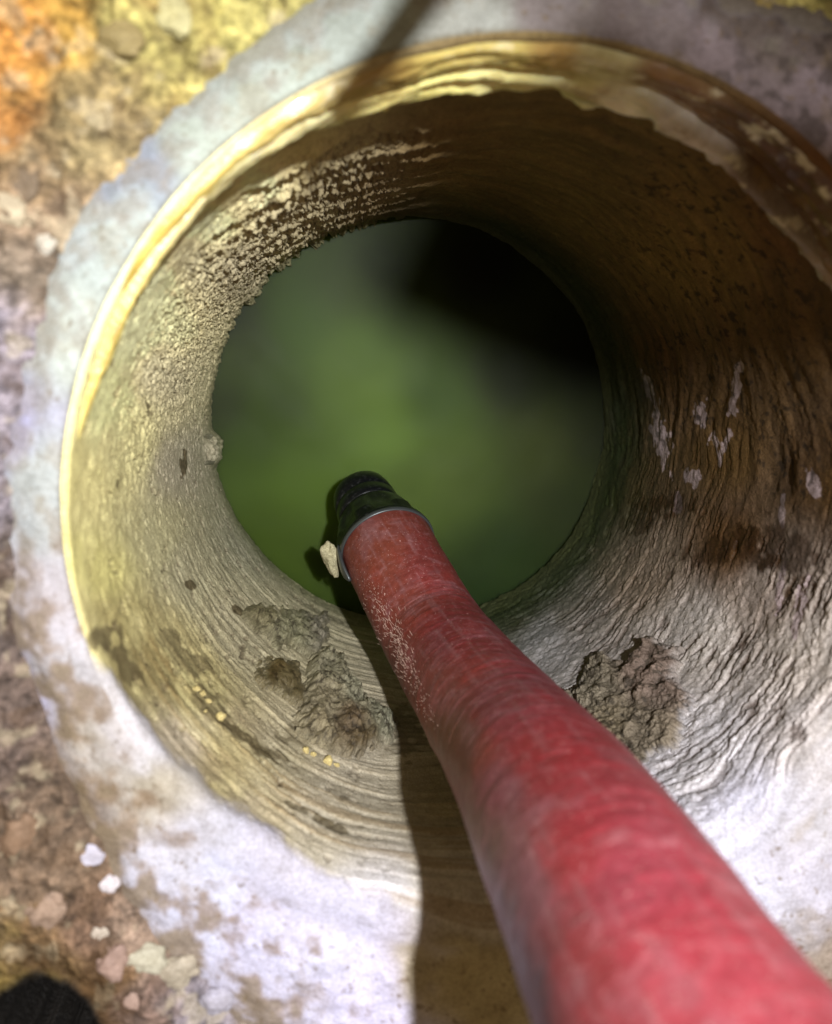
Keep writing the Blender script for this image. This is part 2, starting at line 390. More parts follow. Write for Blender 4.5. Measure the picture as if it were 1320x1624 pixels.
# ------------------------------------------------------------------ ground beyond the rim
GR_PTS = [(30,60,(196,140,70)),(20,200,(170,120,64)),(90,40,(200,160,80)),(150,150,(160,140,96)),(250,60,(190,178,110)),(330,60,(196,186,112)),(420,20,(196,186,116)),(60,260,(150,126,90)),
 (130,220,(160,144,104)),(60,340,(140,120,98)),(30,450,(150,134,116)),(10,560,(176,166,176)),(20,800,(160,150,158)),(10,900,(130,116,110)),
 (20,1150,(128,110,100)),(60,1300,(140,118,98)),(60,1400,(150,126,104)),(150,1480,(150,120,98)),(230,1520,(186,160,140)),(60,1480,(150,120,84)),(30,1560,(150,130,70)),(160,1590,(120,90,54)),
 (260,1580,(150,124,110)),(330,1500,(140,120,94)),(330,1590,(176,168,180)),(420,1600,(150,130,110)),(800,5,(200,190,110)),(1150,5,(180,160,100)),(1310,10,(190,180,110)),(1310,1590,(150,134,110))]
nt, ng = 1300, 420
rg = np.repeat(np.concatenate([np.linspace(.108, .21, 330)[:-1], np.linspace(.21, .9, ng - 329)]), nt); th = np.tile(np.linspace(0, 2*math.pi, nt, endpoint=False), ng)
XY = np.stack([rg*np.cos(th), rg*np.sin(th), rg*0], 1)
e = edge_r(th) + (fbm(XY*70, 3, 401) - .5)*.004 + (fbm(XY*260, 5, 402, .6) - .5)*.0045*ss(XY[:, 0]*0 + 1, 0, 1)
zr = (rg - R)*.10            # level of the rim surface
ddg = np.degrees(th) % 360; zr = zr - (1 - .7*ss(ddg, 205, 232)*(1 - ss(ddg, 330, 355)))*np.clip(1 + (rg - edge_r(th))/.013, 0, 1)**2*.0042
out = rg - e
g1 = fbm(XY*60, 3, 411) - .5; g2 = fbm(XY*190, 4, 412, .6) - .5; g3 = fbm(XY*620, 3, 413) - .5
z = zr + np.where(out < 0, out*.55, np.minimum(out*.35, .0035 + out*.03)) + ss(out, -.004, .006)*(g1*.006 + g2*.0040 + g3*.0036)*(1 - .35*ss(-XY[:, 1], 0, .05))
z = np.where(out < 0, z - .0015*ss(-out, 0, .002), z)
z = np.where(rg > .25, z*1.0, z)
PG = np.stack([XY[:, 0], XY[:, 1], z], 1)
ug, vg = proj(PG)
hd = np.hypot((ug - 66)/90, (vg - 1648)/88) + g2*.3; hole = 1 - ss(hd, .86, 1.02)
PG[:, 2] -= hole*.14
Y = np.stack([ug*.01, vg*.01, ug*0], 1)
inf = (np.abs(ug - 660) < 1000) & (np.abs(vg - 812) < 1150)
cg = field(ug + (fbm(Y*1.5, 3, 421) - .5)*120, vg + (fbm(Y*1.5 + 30, 3, 422) - .5)*120, GR_PTS, 2.2, 30)
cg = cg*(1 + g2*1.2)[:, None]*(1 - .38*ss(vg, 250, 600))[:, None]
a4 = fbm(XY*620 + 2, 4, 435, .7); cg = cg*np.clip(1 + (a4 - .5)*2.2, .3, 1.7)[:, None]
a1 = fbm(XY*150 + 7, 5, 431, .65); cg = mixc(cg, lin((92, 70, 48)), ss(a1, .54, .70)*.45)
a2 = fbm(XY*170 + 21, 3, 432, .6); cg = mixc(cg, lin((214, 200, 168)), ss(a2, .60, .74)*.35)
a3 = fbm(XY*45 + 3, 4, 433); cg = mixc(cg, lin((190, 112, 48)), ss(a3, .56, .68)*.45*ss(-ug, -400, -60)*ss(-vg, -420, -120))
cg = mixc(cg, lin((14, 9, 4)), 1 - ss(hd, 1.05, 1.28))  # deep shade of the hole painted black on its walls
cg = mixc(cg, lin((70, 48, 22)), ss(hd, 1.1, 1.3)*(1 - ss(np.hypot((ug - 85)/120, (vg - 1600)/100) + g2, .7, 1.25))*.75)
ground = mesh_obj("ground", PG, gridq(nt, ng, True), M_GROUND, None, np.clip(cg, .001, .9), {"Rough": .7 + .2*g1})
tag(ground, "rough brown and ochre aggregate surround outside the pale rim", None, None, "structure")

# ------------------------------------------------------------------ yellow lining: two folded layers hanging just inside the rim
def resin(name, base, base2, rough=.34, coat=.5):
    m, t, b = nodes(name)
    col = N(t, 'ShaderNodeAttribute', attribute_name='Col').outputs['Color']
    n1 = noise(t, 90, 5, .6, dist=.4); r1 = ramp(t, n1.outputs['Fac'], .36, .64, (.74, .70, .60, 1), (1.08, 1.1, 1.15, 1))
    c = mul(t, col, r1.outputs[0]); t.links.new(c, b.inputs['Base Color'])
    n2 = noise(t, 420, 4, .6); bp = N(t, 'ShaderNodeBump'); bp.inputs['Strength'].default_value = .5; bp.inputs['Distance'].default_value = .0008
    t.links.new(n2.outputs['Fac'], bp.inputs['Height']); t.links.new(bp.outputs[0], b.inputs['Normal'])
    b.inputs['Roughness'].default_value = rough; b.inputs['Coat Weight'].default_value = coat*.6; b.inputs['Coat Roughness'].default_value = .12
    b.inputs['Subsurface Weight'].default_value = .25; b.inputs['Subsurface Radius'].default_value = (1, .6, .25); b.inputs['Subsurface Scale'].default_value = .002
    return m
M_RESIN = resin("yellow_resin", None, None)
def bore_tz(x, y, r=R):
    p = pix_bore(x, y, r); return math.degrees(math.atan2(p[1], p[0])) % 360, p[2]
def curve(pts, r=R):
    tz = sorted(bore_tz(x, y, r) for x, y in pts); return np.array([a for a, b in tz]), np.array([b for a, b in tz])
CREASE = [(118,690),(121,612),(150,570),(176,517),(197,442),(235,400),(272,345),(360,260),(425,220),(467,186),(549,156),(655,126),(740,108),(795,103),(910,113),(1030,134),(1110,185),(1185,243),(1250,330)]
FREE = [(150,690),(172,600),(192,520),(232,440),(285,370),(350,310),(420,255),(464,226),(535,205),(614,180),(675,156),(743,145),(764,150),(830,144),(880,142),(930,160),(1017,172),(1090,205),(1140,242),(1185,262),(1240,350)]
ca, cz = curve(CREASE, .0985); fa, fz = curve(FREE, .0965)
def layer(name, a0, a1, ztop, zbot, prot, thick, colpts, seed, lap=0):
    n = 1300; a = np.linspace(a0, a1, n); th = np.radians(a)
    zt = ztop(a); zb = zbot(a); pr = prot(a)
    rows = []; K = 34
    ends = ss(a, a0, a0 + 9)*(1 - ss(a, a1 - 30, a1))
    for k in range(K):
        t = k/(K - 7) if k < K - 6 else 1.0
        z = zt + (zb - zt)*t
        r = R + .0012 - (pr + .0012)*np.minimum(1, (t*6))**.6 * (1 + .25*math.sin(t*math.pi))
        if k >= K - 6:
            q = (k - (K - 7))/6.; r = r + thick*q*1.0 ; z = z + (-.0003*math.sin(q*math.pi) + q*.0006)
            if k == K - 1: r = np.full(n, R + .002); z = z + .001
        X = np.stack([np.cos(th)*R, np.sin(th)*R, z], 1)
        dn = (fbm(X*np.array([60, 60, 260]), 3, seed) - .5)*(.0012 + .0022*(1 - ss(a, 115, 145))) + (fbm(X*400, 3, seed+1) - .5)*.0006
        r = r + dn*ends*(.3 + .7*min(1, t*3)); r = np.where(ends < .02, R + .001, r*ends + (R + .001)*(1 - ends)) if k > 0 else r
        rows.append(np.stack([r*np.cos(th), r*np.sin(th), z], 1))
    P = np.concatenate(rows); u, v = proj(P); c = field(u, v, colpts, 2, 20)
    f = fbm(np.stack([P[:, 0]*140, P[:, 1]*140, P[:, 2]*500], 1), 4, seed + 5, .6)
    c = mixc(c, lin((236, 226, 190)), ss(f, .60, .72)*.6); c = mixc(c, lin((136, 104, 48)), ss(1 - f, .60, .74)*.5)
    return mesh_obj(name, P, gridq(n, K), M_RESIN, root_pipe, c)
GOLD = [(130,620,(206,174,94)),(125,580,(220,186,90)),(160,480,(240,208,90)),(220,370,(236,200,98)),(300,280,(238,206,112)),(400,200,(232,200,116)),(500,150,(222,192,116)),(600,100,(200,164,90)),(700,80,(230,200,110)),
        (800,75,(236,208,120)),(880,80,(190,150,80)),(960,100,(230,214,150)),(1050,130,(140,100,60)),(1200,220,(100,70,40)),(110,700,(190,166,96))]  # unlit right end painted as darker brown
PALE = [(180,520,(226,206,120)),(230,420,(226,208,134)),(290,350,(232,218,160)),(400,270,(232,220,160)),(480,210,(236,226,170)),(600,165,(240,226,150)),(700,140,(236,224,140)),(800,125,(230,220,150)),
        (900,130,(226,220,160)),(1000,160,(220,212,180)),(1080,180,(206,196,180)),(1140,225,(196,184,170)),(1190,250,(100,76,48))]  # right end darkened in the colour for lack of light
def zig(a, amp, seed):
    X = np.stack([a*.30, a*0, a*0], 1); return (fbm(X, 4, seed, .6) - .5)*amp
GOLD = [(x, y, (c[0]*.90, c[1]*.93, c[2]*.98)) for x, y, c in GOLD]
layer("lining_layer", 20, 165, lambda a: a*0 - .0003, lambda a: np.minimum(np.interp(a, ca, cz), -.0035 - .003*ss(a, 118, 145)), lambda a: .0015 + .0004*ss(a, 60, 90)*(1 - ss(a, 130, 160)), .0012, GOLD, 501)
layer("lining_layer", 24, 184, lambda a: np.minimum(np.interp(a, ca, cz), -.0035) + .0012, lambda a: np.minimum(np.interp(a, fa, fz), np.minimum(np.interp(a, ca, cz), -.0035) - .003) + zig(a, .0050, 9), lambda a: .0012 + .0040*ss(a, 28, 55)*(1 - ss(a, 70, 100)) + .0014*ss(a, 70, 100)*(1 - ss(a, 150, 176)), .0015, PALE, 521)

# ------------------------------------------------------------------ green water
WATER_Z = -DEP - .007
n = 500; g = np.linspace(-.155, .155, n); gx, gy = np.meshgrid(g, g); gx = gx.ravel(); gy = gy.ravel()
PW = np.stack([gx, gy, np.full_like(gx, WATER_Z)], 1)
PW[:, 2] += (fbm(np.stack([gx*50, gy*50, gx*0], 1), 2, 601) - .5)*.0005
uw, vw = proj(PW)
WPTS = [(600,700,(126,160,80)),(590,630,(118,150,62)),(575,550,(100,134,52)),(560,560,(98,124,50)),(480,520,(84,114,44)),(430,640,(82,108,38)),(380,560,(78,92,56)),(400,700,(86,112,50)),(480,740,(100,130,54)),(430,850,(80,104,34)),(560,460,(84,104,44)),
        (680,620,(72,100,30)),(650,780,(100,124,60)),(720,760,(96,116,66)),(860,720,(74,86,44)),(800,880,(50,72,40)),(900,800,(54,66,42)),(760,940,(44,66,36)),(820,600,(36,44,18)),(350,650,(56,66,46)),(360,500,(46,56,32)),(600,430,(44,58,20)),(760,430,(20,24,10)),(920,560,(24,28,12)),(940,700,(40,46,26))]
cw = field(uw, vw, WPTS, 1.8, 45)  # bright lobe and shaded edges of the water are painted in here
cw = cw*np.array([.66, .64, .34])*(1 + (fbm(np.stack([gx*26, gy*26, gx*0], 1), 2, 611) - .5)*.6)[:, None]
m, t, b = nodes("murky_green_water")
col = N(t, 'ShaderNodeAttribute', attribute_name='Col').outputs['Color']; t.links.new(col, b.inputs['Base Color'])
b.inputs['Roughness'].default_value = .5; b.inputs['Specular IOR Level'].default_value = .15
b.inputs['Subsurface Weight'].default_value = 1.0; b.inputs['Subsurface Radius'].default_value = (.8, .8, .4); b.inputs['Subsurface Scale'].default_value = .025
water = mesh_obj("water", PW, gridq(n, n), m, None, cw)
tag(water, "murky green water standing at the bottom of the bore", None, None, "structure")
# the chamber round the water, below the broken end of the wall
k = 96; an = np.linspace(0, 2*math.pi, k, endpoint=False)
ringp = [(.103, -DEP + .012), (.125, -DEP + .010), (.150, -DEP - .004), (.152, WATER_Z - .02)]
PC = np.concatenate([np.stack([r*np.cos(an), r*np.sin(an), np.full(k, z)], 1) for r, z in ringp])
mesh_obj("chamber_wall", PC, gridq(k, len(ringp), True), M_BORE, root_pipe, np.tile(lin((70, 60, 40)), (len(PC), 1)), {"Rough": np.full(len(PC), .8)})

# ------------------------------------------------------------------ the red hose
DH = .040; RH = DH/2
HP = [(583,800,None,-.186),(614,868,150,None),(652,940,157,None),(690,1010,165,None),(728,1065,183,None),(770,1120,205,None),(816,1182,233,None),(864,1250,275,None),(948,1390,345,None),(1042,1560,418,None),(1122,1720,485,None)]
pts = []
for x, y, wd, z in HP:
    d = pix_ray(x, y); pts.append(CAM + d*(F*DH/wd) if wd else CAM + d*((z - CAM[2])/d[2]))
pts = np.array(pts)
pts = np.vstack([pts, pts[-1] + (pts[-1] - pts[-2])*1.0 + np.array([.004, 0, .0])])
# smooth curve by repeated averaging of a dense polyline
def dense(pts, n=400, it=1500):
    L = np.r_[0, np.cumsum(np.linalg.norm(np.diff(pts, axis=0), axis=1))]; s = np.linspace(0, L[-1], n)
    Q = np.stack([np.interp(s, L, pts[:, i]) for i in range(3)], 1)
    for _ in range(it): Q[1:-1] = Q[1:-1]*.5 + (Q[:-2] + Q[2:])*.25
    return Q
Q = dense(pts, 400, 260)
def frames(Q):
    T = np.gradient(Q, axis=0); T /= np.linalg.norm(T, axis=1)[:, None]
    ref = np.array([0, 1., 0]); A = np.cross(T, ref); A /= np.linalg.norm(A, axis=1)[:, None]; B = np.cross(T, A)
    return T, A, B
T, A, B = frames(Q)
LQ = np.r_[0, np.cumsum(np.linalg.norm(np.diff(Q, axis=0), axis=1))]
print("hose length", LQ[-1], Q[0], Q[40])
root_hose = empty("hose", tuple(Q[0])); tag(root_hose, "thick red rubber hose with black end fitting, hanging down into the bore", "hose")
S0 = float(LQ[np.argmin(np.abs(proj(Q)[1][:200] - 868))])
print('S0', S0)
LEN = 1.32
#                                           # where the rubber starts
nk = 200; ns_ = 900
ssv = np.linspace(S0, LQ[-1], ns_)
def at(s):
    f = lambda Z: np.stack([np.interp(s, LQ, Z[:, i]) for i in range(3)], 1)
    return f(Q), f(A), f(B), f(T)
q, a_, b_, t_ = at(ssv)
phi = np.linspace(0, 2*math.pi, nk, endpoint=False)
PP = []; HC = []
for i, s in enumerate(ssv):
    X = np.stack([np.cos(phi)*.9, np.sin(phi)*.9, np.full(nk, s*160)], 1)
    PP.append(q[i] + (np.cos(phi)[:, None]*a_[i] + np.sin(phi)[:, None]*b_[i])*RH)
    HC.append(np.stack([np.cos(phi)*RH, np.sin(phi)*RH, np.full(nk, s)], 1))
PP = np.concatenate(PP); HC = np.concatenate(HC)
nb = fbm(HC*np.array([60, 60, 320]), 3, 701) - .5; nrm = PP - np.repeat(q, nk, axis=0); nrm /= np.linalg.norm(nrm, axis=1)[:, None]
PP = PP + nrm*(nb*.00035 + (fbm(HC*40, 2, 702) - .5)*.0009)[:, None]
uh, vh = proj(PP)
HPTS = [(600,880,(168,66,56)),(680,900,(160,56,56)),(640,960,(170,64,58)),(720,1000,(166,50,58)),(700,1100,(172,66,66)),(800,1130,(180,62,76)),(850,1200,(190,52,62)),(780,1250,(176,76,92)),(740,1200,(160,64,60)),
        (900,1350,(196,52,64)),(820,1400,(176,84,100)),(1000,1400,(200,66,84)),(900,1550,(192,56,66)),(850,1560,(150,64,72)),(1050,1500,(206,60,76)),(1150,1600,(206,64,80)),(700,1170,(150,70,52)),(760,1330,(170,90,96))]
ch = field(uh, vh, HPTS, 2.2, 25)
streak = fbm(HC*np.array([170, 170, 260]), 4, 711, .6); cloud = fbm(HC*np.array([90, 90, 60]), 4, 712)
dusty = ss(fbm(HC*np.array([70, 70, 45]) + 3, 4, 713), .44, .62)
ch = mixc(ch, lin((206, 126, 146)), dusty*ss(streak, .36, .70)*.22)
scuff = fbm(HC*np.array([520, 520, 36]), 4, 717, .6); ch = mixc(ch, lin((214, 132, 146)), ss(scuff, .56, .74)*.22)
ch = ch*np.array([.45, .76, .64])*(1 + (cloud - .5)*.25)[:, None]
ch = mixc(ch, lin((196, 28, 30)), ss(cloud, .58, .75)*.08)
m, t, b = nodes("red_rubber")
col = N(t, 'ShaderNodeAttribute', attribute_name='Col').outputs['Color']; hv = N(t, 'ShaderNodeAttribute', attribute_name='HC').outputs['Vector']
mp = N(t, 'ShaderNodeMapping'); mp.inputs['Scale'].default_value = (1, 1, 1.8); t.links.new(hv, mp.inputs['Vector'])
n1 = noise(t, 160, 6, .7, mp.outputs[0], .6); r1 = ramp(t, n1.outputs['Fac'], .53, .72, (0, 0, 0, 1), (.20, .20, .20, 1))
c = mul(t, col, (.62, .36, .38, 1), r1.outputs[0], 'MIX')
n3 = noise(t, 1600, 3, .6); r3 = ramp(t, n3.outputs['Fac'], .64, .72, (0, 0, 0, 1), (.55, .55, .55, 1)); c = mul(t, c, (.75, .5, .45, 1), r3.outputs[0], 'MIX')
n4 = noise(t, 500, 4, .6); r4 = ramp(t, n4.outputs['Fac'], .3, .7, (.78, .74, .72, 1), (1.12, 1.12, 1.12, 1)); c = mul(t, c, r4.outputs[0])
t.links.new(c, b.inputs['Base Color'])
rr4 = ramp(t, n1.outputs['Fac'], .35, .7, (.38, .38, .38, 1), (.62, .62, .62, 1)); t.links.new(rr4.outputs[0], b.inputs['Roughness'])
b.inputs['Specular IOR Level'].default_value = .4
bp = N(t, 'ShaderNodeBump'); bp.inputs['Strength'].default_value = .2; bp.inputs['Distance'].default_value = .0004
t.links.new(n1.outputs['Fac'], bp.inputs['Height']); t.links.new(bp.outputs[0], b.inputs['Normal'])
ho = mesh_obj("hose_tube", PP, gridq(nk, ns_, True), m, None, np.clip(ch, .005, .8), {"HC": HC}); seat_in(ho, root_hose)

# black end fitting, turned round the hose's own axis
m, t, b = nodes("black_plastic"); b.inputs['Roughness'].default_value = .3; b.inputs['Specular IOR Level'].default_value = .22
n1 = noise(t, 300, 4); bp = N(t, 'ShaderNodeBump'); bp.inputs['Strength'].default_value = .3; bp.inputs['Distance'].default_value = .0005
t.links.new(n1.outputs['Fac'], bp.inputs['Height']); t.links.new(bp.outputs[0], b.inputs['Normal'])
r5 = ramp(t, noise(t, 700, 4, .6).outputs['Fac'], .55, .75, (.006, .0065, .007, 1), (.05, .052, .05, 1)); t.links.new(r5.outputs[0], b.inputs['Base Color'])
M_BLACK = m
m, t, b = nodes("grey_worn_metal"); b.inputs['Base Color'].default_value = (.10, .11, .11, 1); b.inputs['Metallic'].default_value = .6; b.inputs['Roughness'].default_value = .35
M_METAL = m
q0, a0, b0, t0 = [x[0] for x in at(np.array([S0]))]
def lathe(name, prof, mat, k=96, warp=None, parent=root_hose):
    ph = np.linspace(0, 2*math.pi, k, endpoint=False); rows = []
    for s, r in prof:                       # s along the axis: positive up the hose, negative towards the tip
        rr_ = np.full(k, r*RH); 
        if warp is not None: rr_ = rr_*warp(ph, s)
        rows.append(q0 + t0*s*(LEN if s < 0 else 1) + (np.cos(ph)[:, None]*a0 + np.sin(ph)[:, None]*b0)*rr_[:, None])
    o = mesh_obj(name, np.concatenate(rows), gridq(k, len(prof), True), mat); seat_in(o, root_hose); return o
facet = lambda ph, s: 1 + .05*np.clip(np.cos(7*ph + .6)*2, -1, 1)*(1 if -.013 < s < -.003 else .05)
lathe("ferrule", [(.0012, 1.0), (.0016, 1.03), (.0010, 1.045), (-.001, 1.04), (-.0016, 1.01), (-.005, .975), (-.0056, .95), (-.009, .90), (-.0125, .83), (-.0150, .80), (-.0154, .775), (-.016, .76), (-.0172, .71), (-.0174, .6)], M_BLACK, warp=facet)
lathe("lock_ring", [(.0020, 1.0), (.0024, 1.02), (.0022, 1.04), (.0012, 1.052), (.0004, 1.052), (.0002, 1.0)], M_METAL)
lathe("nozzle", [(-.0170, .5), (-.0170, .70), (-.0176, .735), (-.0190, .74), (-.0225, .735), (-.0230, .712), (-.0236, .712), (-.0240, .73), (-.029, .70), (-.0312, .67), (-.0322, .62), (-.0324, .54), (-.03, .5), (-.02, .5)], M_BLACK)
# pointed tongues of the ferrule gripping the rubber
def tongue(ang, length, wid, lift=1.05):
    n1_, n2_ = 14, 9; P = []
    for layer_, rr_ in ((0, lift + .035), (1, lift - .02)):
        for i in range(n1_):
            f = i/(n1_ - 1); s = -.003 + (length + .003)*f; hw = wid*(1 - f**1.8)*.5 + .02
            for j in range(n2_):
                an_ = ang + hw*(j/(n2_ - 1)*2 - 1); r_ = RH*(rr_ + .05*math.sin(f*3.1))
                qq, aa, bb, tt = [x[0] for x in at(np.array([S0 + s]))]
                P.append(qq + (math.cos(an_)*aa + math.sin(an_)*bb)*r_)
    n_ = n1_*n2_; G = gridq(n2_, n1_); F_ = list(G) + list(G[:, ::-1] + n_)
    bd = [j for j in range(n2_)] + [i*n2_ + n2_ - 1 for i in range(1, n1_)] + [(n1_ - 1)*n2_ + j for j in range(n2_ - 2, -1, -1)] + [i*n2_ for i in range(n1_ - 2, 0, -1)]
    for i in range(len(bd)):
        p, r_ = bd[i], bd[(i + 1) % len(bd)]; F_.append([p, p + n_, r_ + n_, r_])
    o = mesh_obj("grip_tongue", P, np.array([list(map(int, f)) for f in F_]), M_METAL); seat_in(o, root_hose); return o
def hose_angle(x, y, s=.004):
    """angle round the hose whose surface point projects nearest to a pixel"""
    ph = np.linspace(0, 2*math.pi, 360, endpoint=False); qq, aa, bb, tt = [z_[0] for z_ in at(np.array([S0 + s]))]
    PPp = qq + (np.cos(ph)[:, None]*aa + np.sin(ph)[:, None]*bb)*RH; uu, vv = proj(PPp)
    return ph[np.argmin((uu - x)**2 + (vv - y)**2)]
aL = hose_angle(535, 900)
tongue(aL, .012, .55, 1.02)


# fuzz of pale fibres scuffed from the rubber on its left side
fib = []; FQ = []
for i in range(620):
    f = random.random(); x0 = 575 + f*112 + random.gauss(0, 9) + 14*math.exp(-((f - .45)/.2)**2)*random.random(); y0 = 915 + f*235 + random.gauss(0, 10)
    dens = math.exp(-((f - .42)/.26)**2)
    if random.random() > .25 + dens: continue
    # nearest visible surface point
    dd = (uh - x0)**2 + (vh - y0)**2; front = ((PP - CAM)*nrm).sum(1) < 0
    k_ = int(np.argmin(np.where(front, dd, 1e9))); p = PP[k_]; nn = nrm[k_]
    row = k_//nk; tt = t_[row]; cc = np.cross(nn, tt)
    L = random.uniform(.0004, .0013)*(.5 + 1.5*dens); dr = (cc*random.gauss(.25, .3) + tt*random.gauss(-.55, .3) + nn*.30); dr /= np.linalg.norm(dr); wd = np.cross(dr, nn)*random.uniform(.00005, .00012)
    b0_ = len(fib)
    for h_, ww, up in ((0, 1, -.0001), (.5, .8, .0001), (1, .1, 0)):
        c_ = p + dr*L*h_ + nn*up; fib += [c_ - wd*ww, c_ + wd*ww, c_ + nn*.00006*ww]
    for sct in (0, 3):
        for e_ in ((0, 1), (1, 2), (2, 0)): FQ.append((b0_ + sct + e_[0], b0_ + sct + e_[1], b0_ + sct + 3 + e_[1], b0_ + sct + 3 + e_[0]))
m, t, b = nodes("pale_fibre"); b.inputs['Base Color'].default_value = (.75, .52, .42, 1); b.inputs['Roughness'].default_value = .45
fz_ = mesh_obj("fibre_fuzz", np.array(fib), np.array(FQ), m); seat_in(fz_, root_hose); fz_['kind'] = 'stuff'

# ------------------------------------------------------------------ loose deposits lying on the wall
def clump(name, poly, hgt, seed, cols, label, cat, group=None, rough=.6, lump=90, step=1.15, sink=.0006, floor_z=None, coarse=.5, blur=10):
    """a patch over the area outlined on the wall; its surface rises inwards from it and dives under it all round"""
    poly = np.array(poly, float); x0, y0 = poly.min(0) - 4; x1, y1 = poly.max(0) + 4
    nx, ny = int((x1 - x0)/step) + 2, int((y1 - y0)/step) + 2
    gx, gy = np.meshgrid(np.linspace(x0, x1, nx), np.linspace(y0, y1, ny)); gx = gx.ravel(); gy = gy.ravel()
    # signed distance to the outline
    dm = np.full(len(gx), 1e9); ins = np.zeros(len(gx), bool)
    for i in range(len(poly)):
        a, b_ = poly[i], poly[(i + 1) % len(poly)]; ab = b_ - a
        tt = np.clip(((gx - a[0])*ab[0] + (gy - a[1])*ab[1])/(ab @ ab), 0, 1)
        dm = np.minimum(dm, np.hypot(gx - a[0] - tt*ab[0], gy - a[1] - tt*ab[1]))
        cr = ((a[1] > gy) != (b_[1] > gy)) & (gx < (b_[0] - a[0])*(gy - a[1])/(b_[1] - a[1] + 1e-9) + a[0]); ins ^= cr
    sd = np.where(ins, dm, -dm)
    G = np.stack([gx*.02, gy*.02, gx*0 + seed], 1)
    sd = sd + (fbm(G*2.4, 5, seed, .6) - .5)*46
    D_ = pix_ray; rays = np.stack([(gx - W/2)/F, -(gy - H/2)/F, -np.ones(len(gx))], 1) @ M.T
    if floor_z is None:
        a = rays[:, 0]**2 + rays[:, 1]**2; b_ = 2*(CAM[0]*rays[:, 0] + CAM[1]*rays[:, 1]); c = CAM[0]**2 + CAM[1]**2 - R*R
        tt = (-b_ + np.sqrt(b_*b_ - 4*a*c))/(2*a); B0 = CAM + rays*tt[:, None]; nn = np.stack([-B0[:, 0], -B0[:, 1], B0[:, 0]*0], 1)/R
    else:
        tt = (floor_z - CAM[2])/rays[:, 2]; B0 = CAM + rays*tt[:, None]; nn = np.tile([0, 0, 1.], (len(gx), 1))
    rise = ss(sd, -2, blur*2)
    lumps = fbm(B0*lump*2, 4, seed + 3, coarse) ; fine = fbm(B0*1000, 3, seed + 4)
    h_ = -sink*4*(1 - ss(sd, -6, 2)) + rise*hgt*(.15 + 1.5*lumps) + rise*(fine - .5)*hgt*.30 + (ss(sd, -2, 4))*.0012
    Pp = B0 + nn*h_[:, None]
    c = field(gx, gy, cols, 2, 8)*(1 + (lumps - .5)*.9)[:, None]
    c = mixc(c, lin((50, 40, 24)), ss(.42 - fbm(B0*520, 3, seed + 9, .6), .0, .08)*.8)
    if floor_z is None:
        ek = (1 - ss(sd, 0, 12))*.6; c = c*(1 - ek[:, None]) + field(gx, gy, BORE_PTS, 2, 30)*.9*ek[:, None]
    keep = (sd > -7).reshape(ny, nx); Qd = gridq(nx, ny); kf = keep.ravel()[Qd].all(1); Qd = Qd[kf]
    ids = np.unique(Qd); remap = np.full(len(gx), -1); remap[ids] = np.arange(len(ids))
    base = Pp[ids].mean(0)
    o = mesh_obj(name, Pp[ids] - base, remap[Qd][:, ::-1], M_CLUMP, None, np.clip(c[ids], .01, .8), {"Rough": np.full(len(ids), rough)})
    o.location = base; return tag(o, label, cat, group)
clump("sediment_clump", [(378,968),(410,958),(440,966),(480,972),(512,978),(518,1000),(524,1022),(500,1040),(470,1030),(440,1038),(420,1020),(400,1000)], .0032, 811,
      [(400,975,(146,138,104)),(460,1000,(160,156,124)),(510,990,(166,158,140))], "crumbly greenish grey sediment heap, the upper one left of the hose", "sediment", None, .55, 120)
clump("sediment_clump", [(394,1062),(420,1048),(462,1046),(478,1056),(480,1088),(484,1106),(470,1122),(452,1108),(430,1096),(410,1082)], .0020, 821,
      [(420,1060,(108,92,58)),(450,1090,(120,108,76))], "flat wet brown sediment patch between the crumbly heap and the lumpy grey one", "sediment", None, .3, 70)
clump("sediment_clump", [(482,1050),(512,1034),(545,1042),(552,1062),(572,1090),(586,1120),(618,1130),(628,1150),(620,1182),(600,1188),(580,1200),(552,1204),(520,1190),(490,1178),(470,1160),(478,1120)], .0048, 831,
      [(520,1060,(160,154,126)),(560,1110,(160,156,130)),(510,1130,(150,140,112)),(545,1160,(106,90,66)),(495,1170,(152,140,110)),(605,1155,(134,132,110)),(575,1195,(100,84,54))], "largest lumpy grey sediment heap lying close to the left of the hose", "sediment", None, .55, 85)
clump("mud_clump", [(890,1110),(915,1085),(955,1040),(1000,1050),(1030,1012),(1080,1030),(1075,1075),(1104,1110),(1086,1195),(1040,1205),(1020,1240),(985,1215),(940,1165)], .0036, 841,
      [(950,1100,(132,122,104)),(1040,1080,(124,106,94)),(1020,1180,(128,116,98)),(980,1170,(120,108,86))], "cracked grey brown mud lump on the right side of the hose", "mud", None, .6, 95)
clump("wall_crust", [(328,690),(342,686),(350,700),(346,720),(336,745),(326,735)], .0040, 851, [(335,710,(160,160,138))], "small pale knob of crust on the left edge above the water", "crust", None, .7, 120)
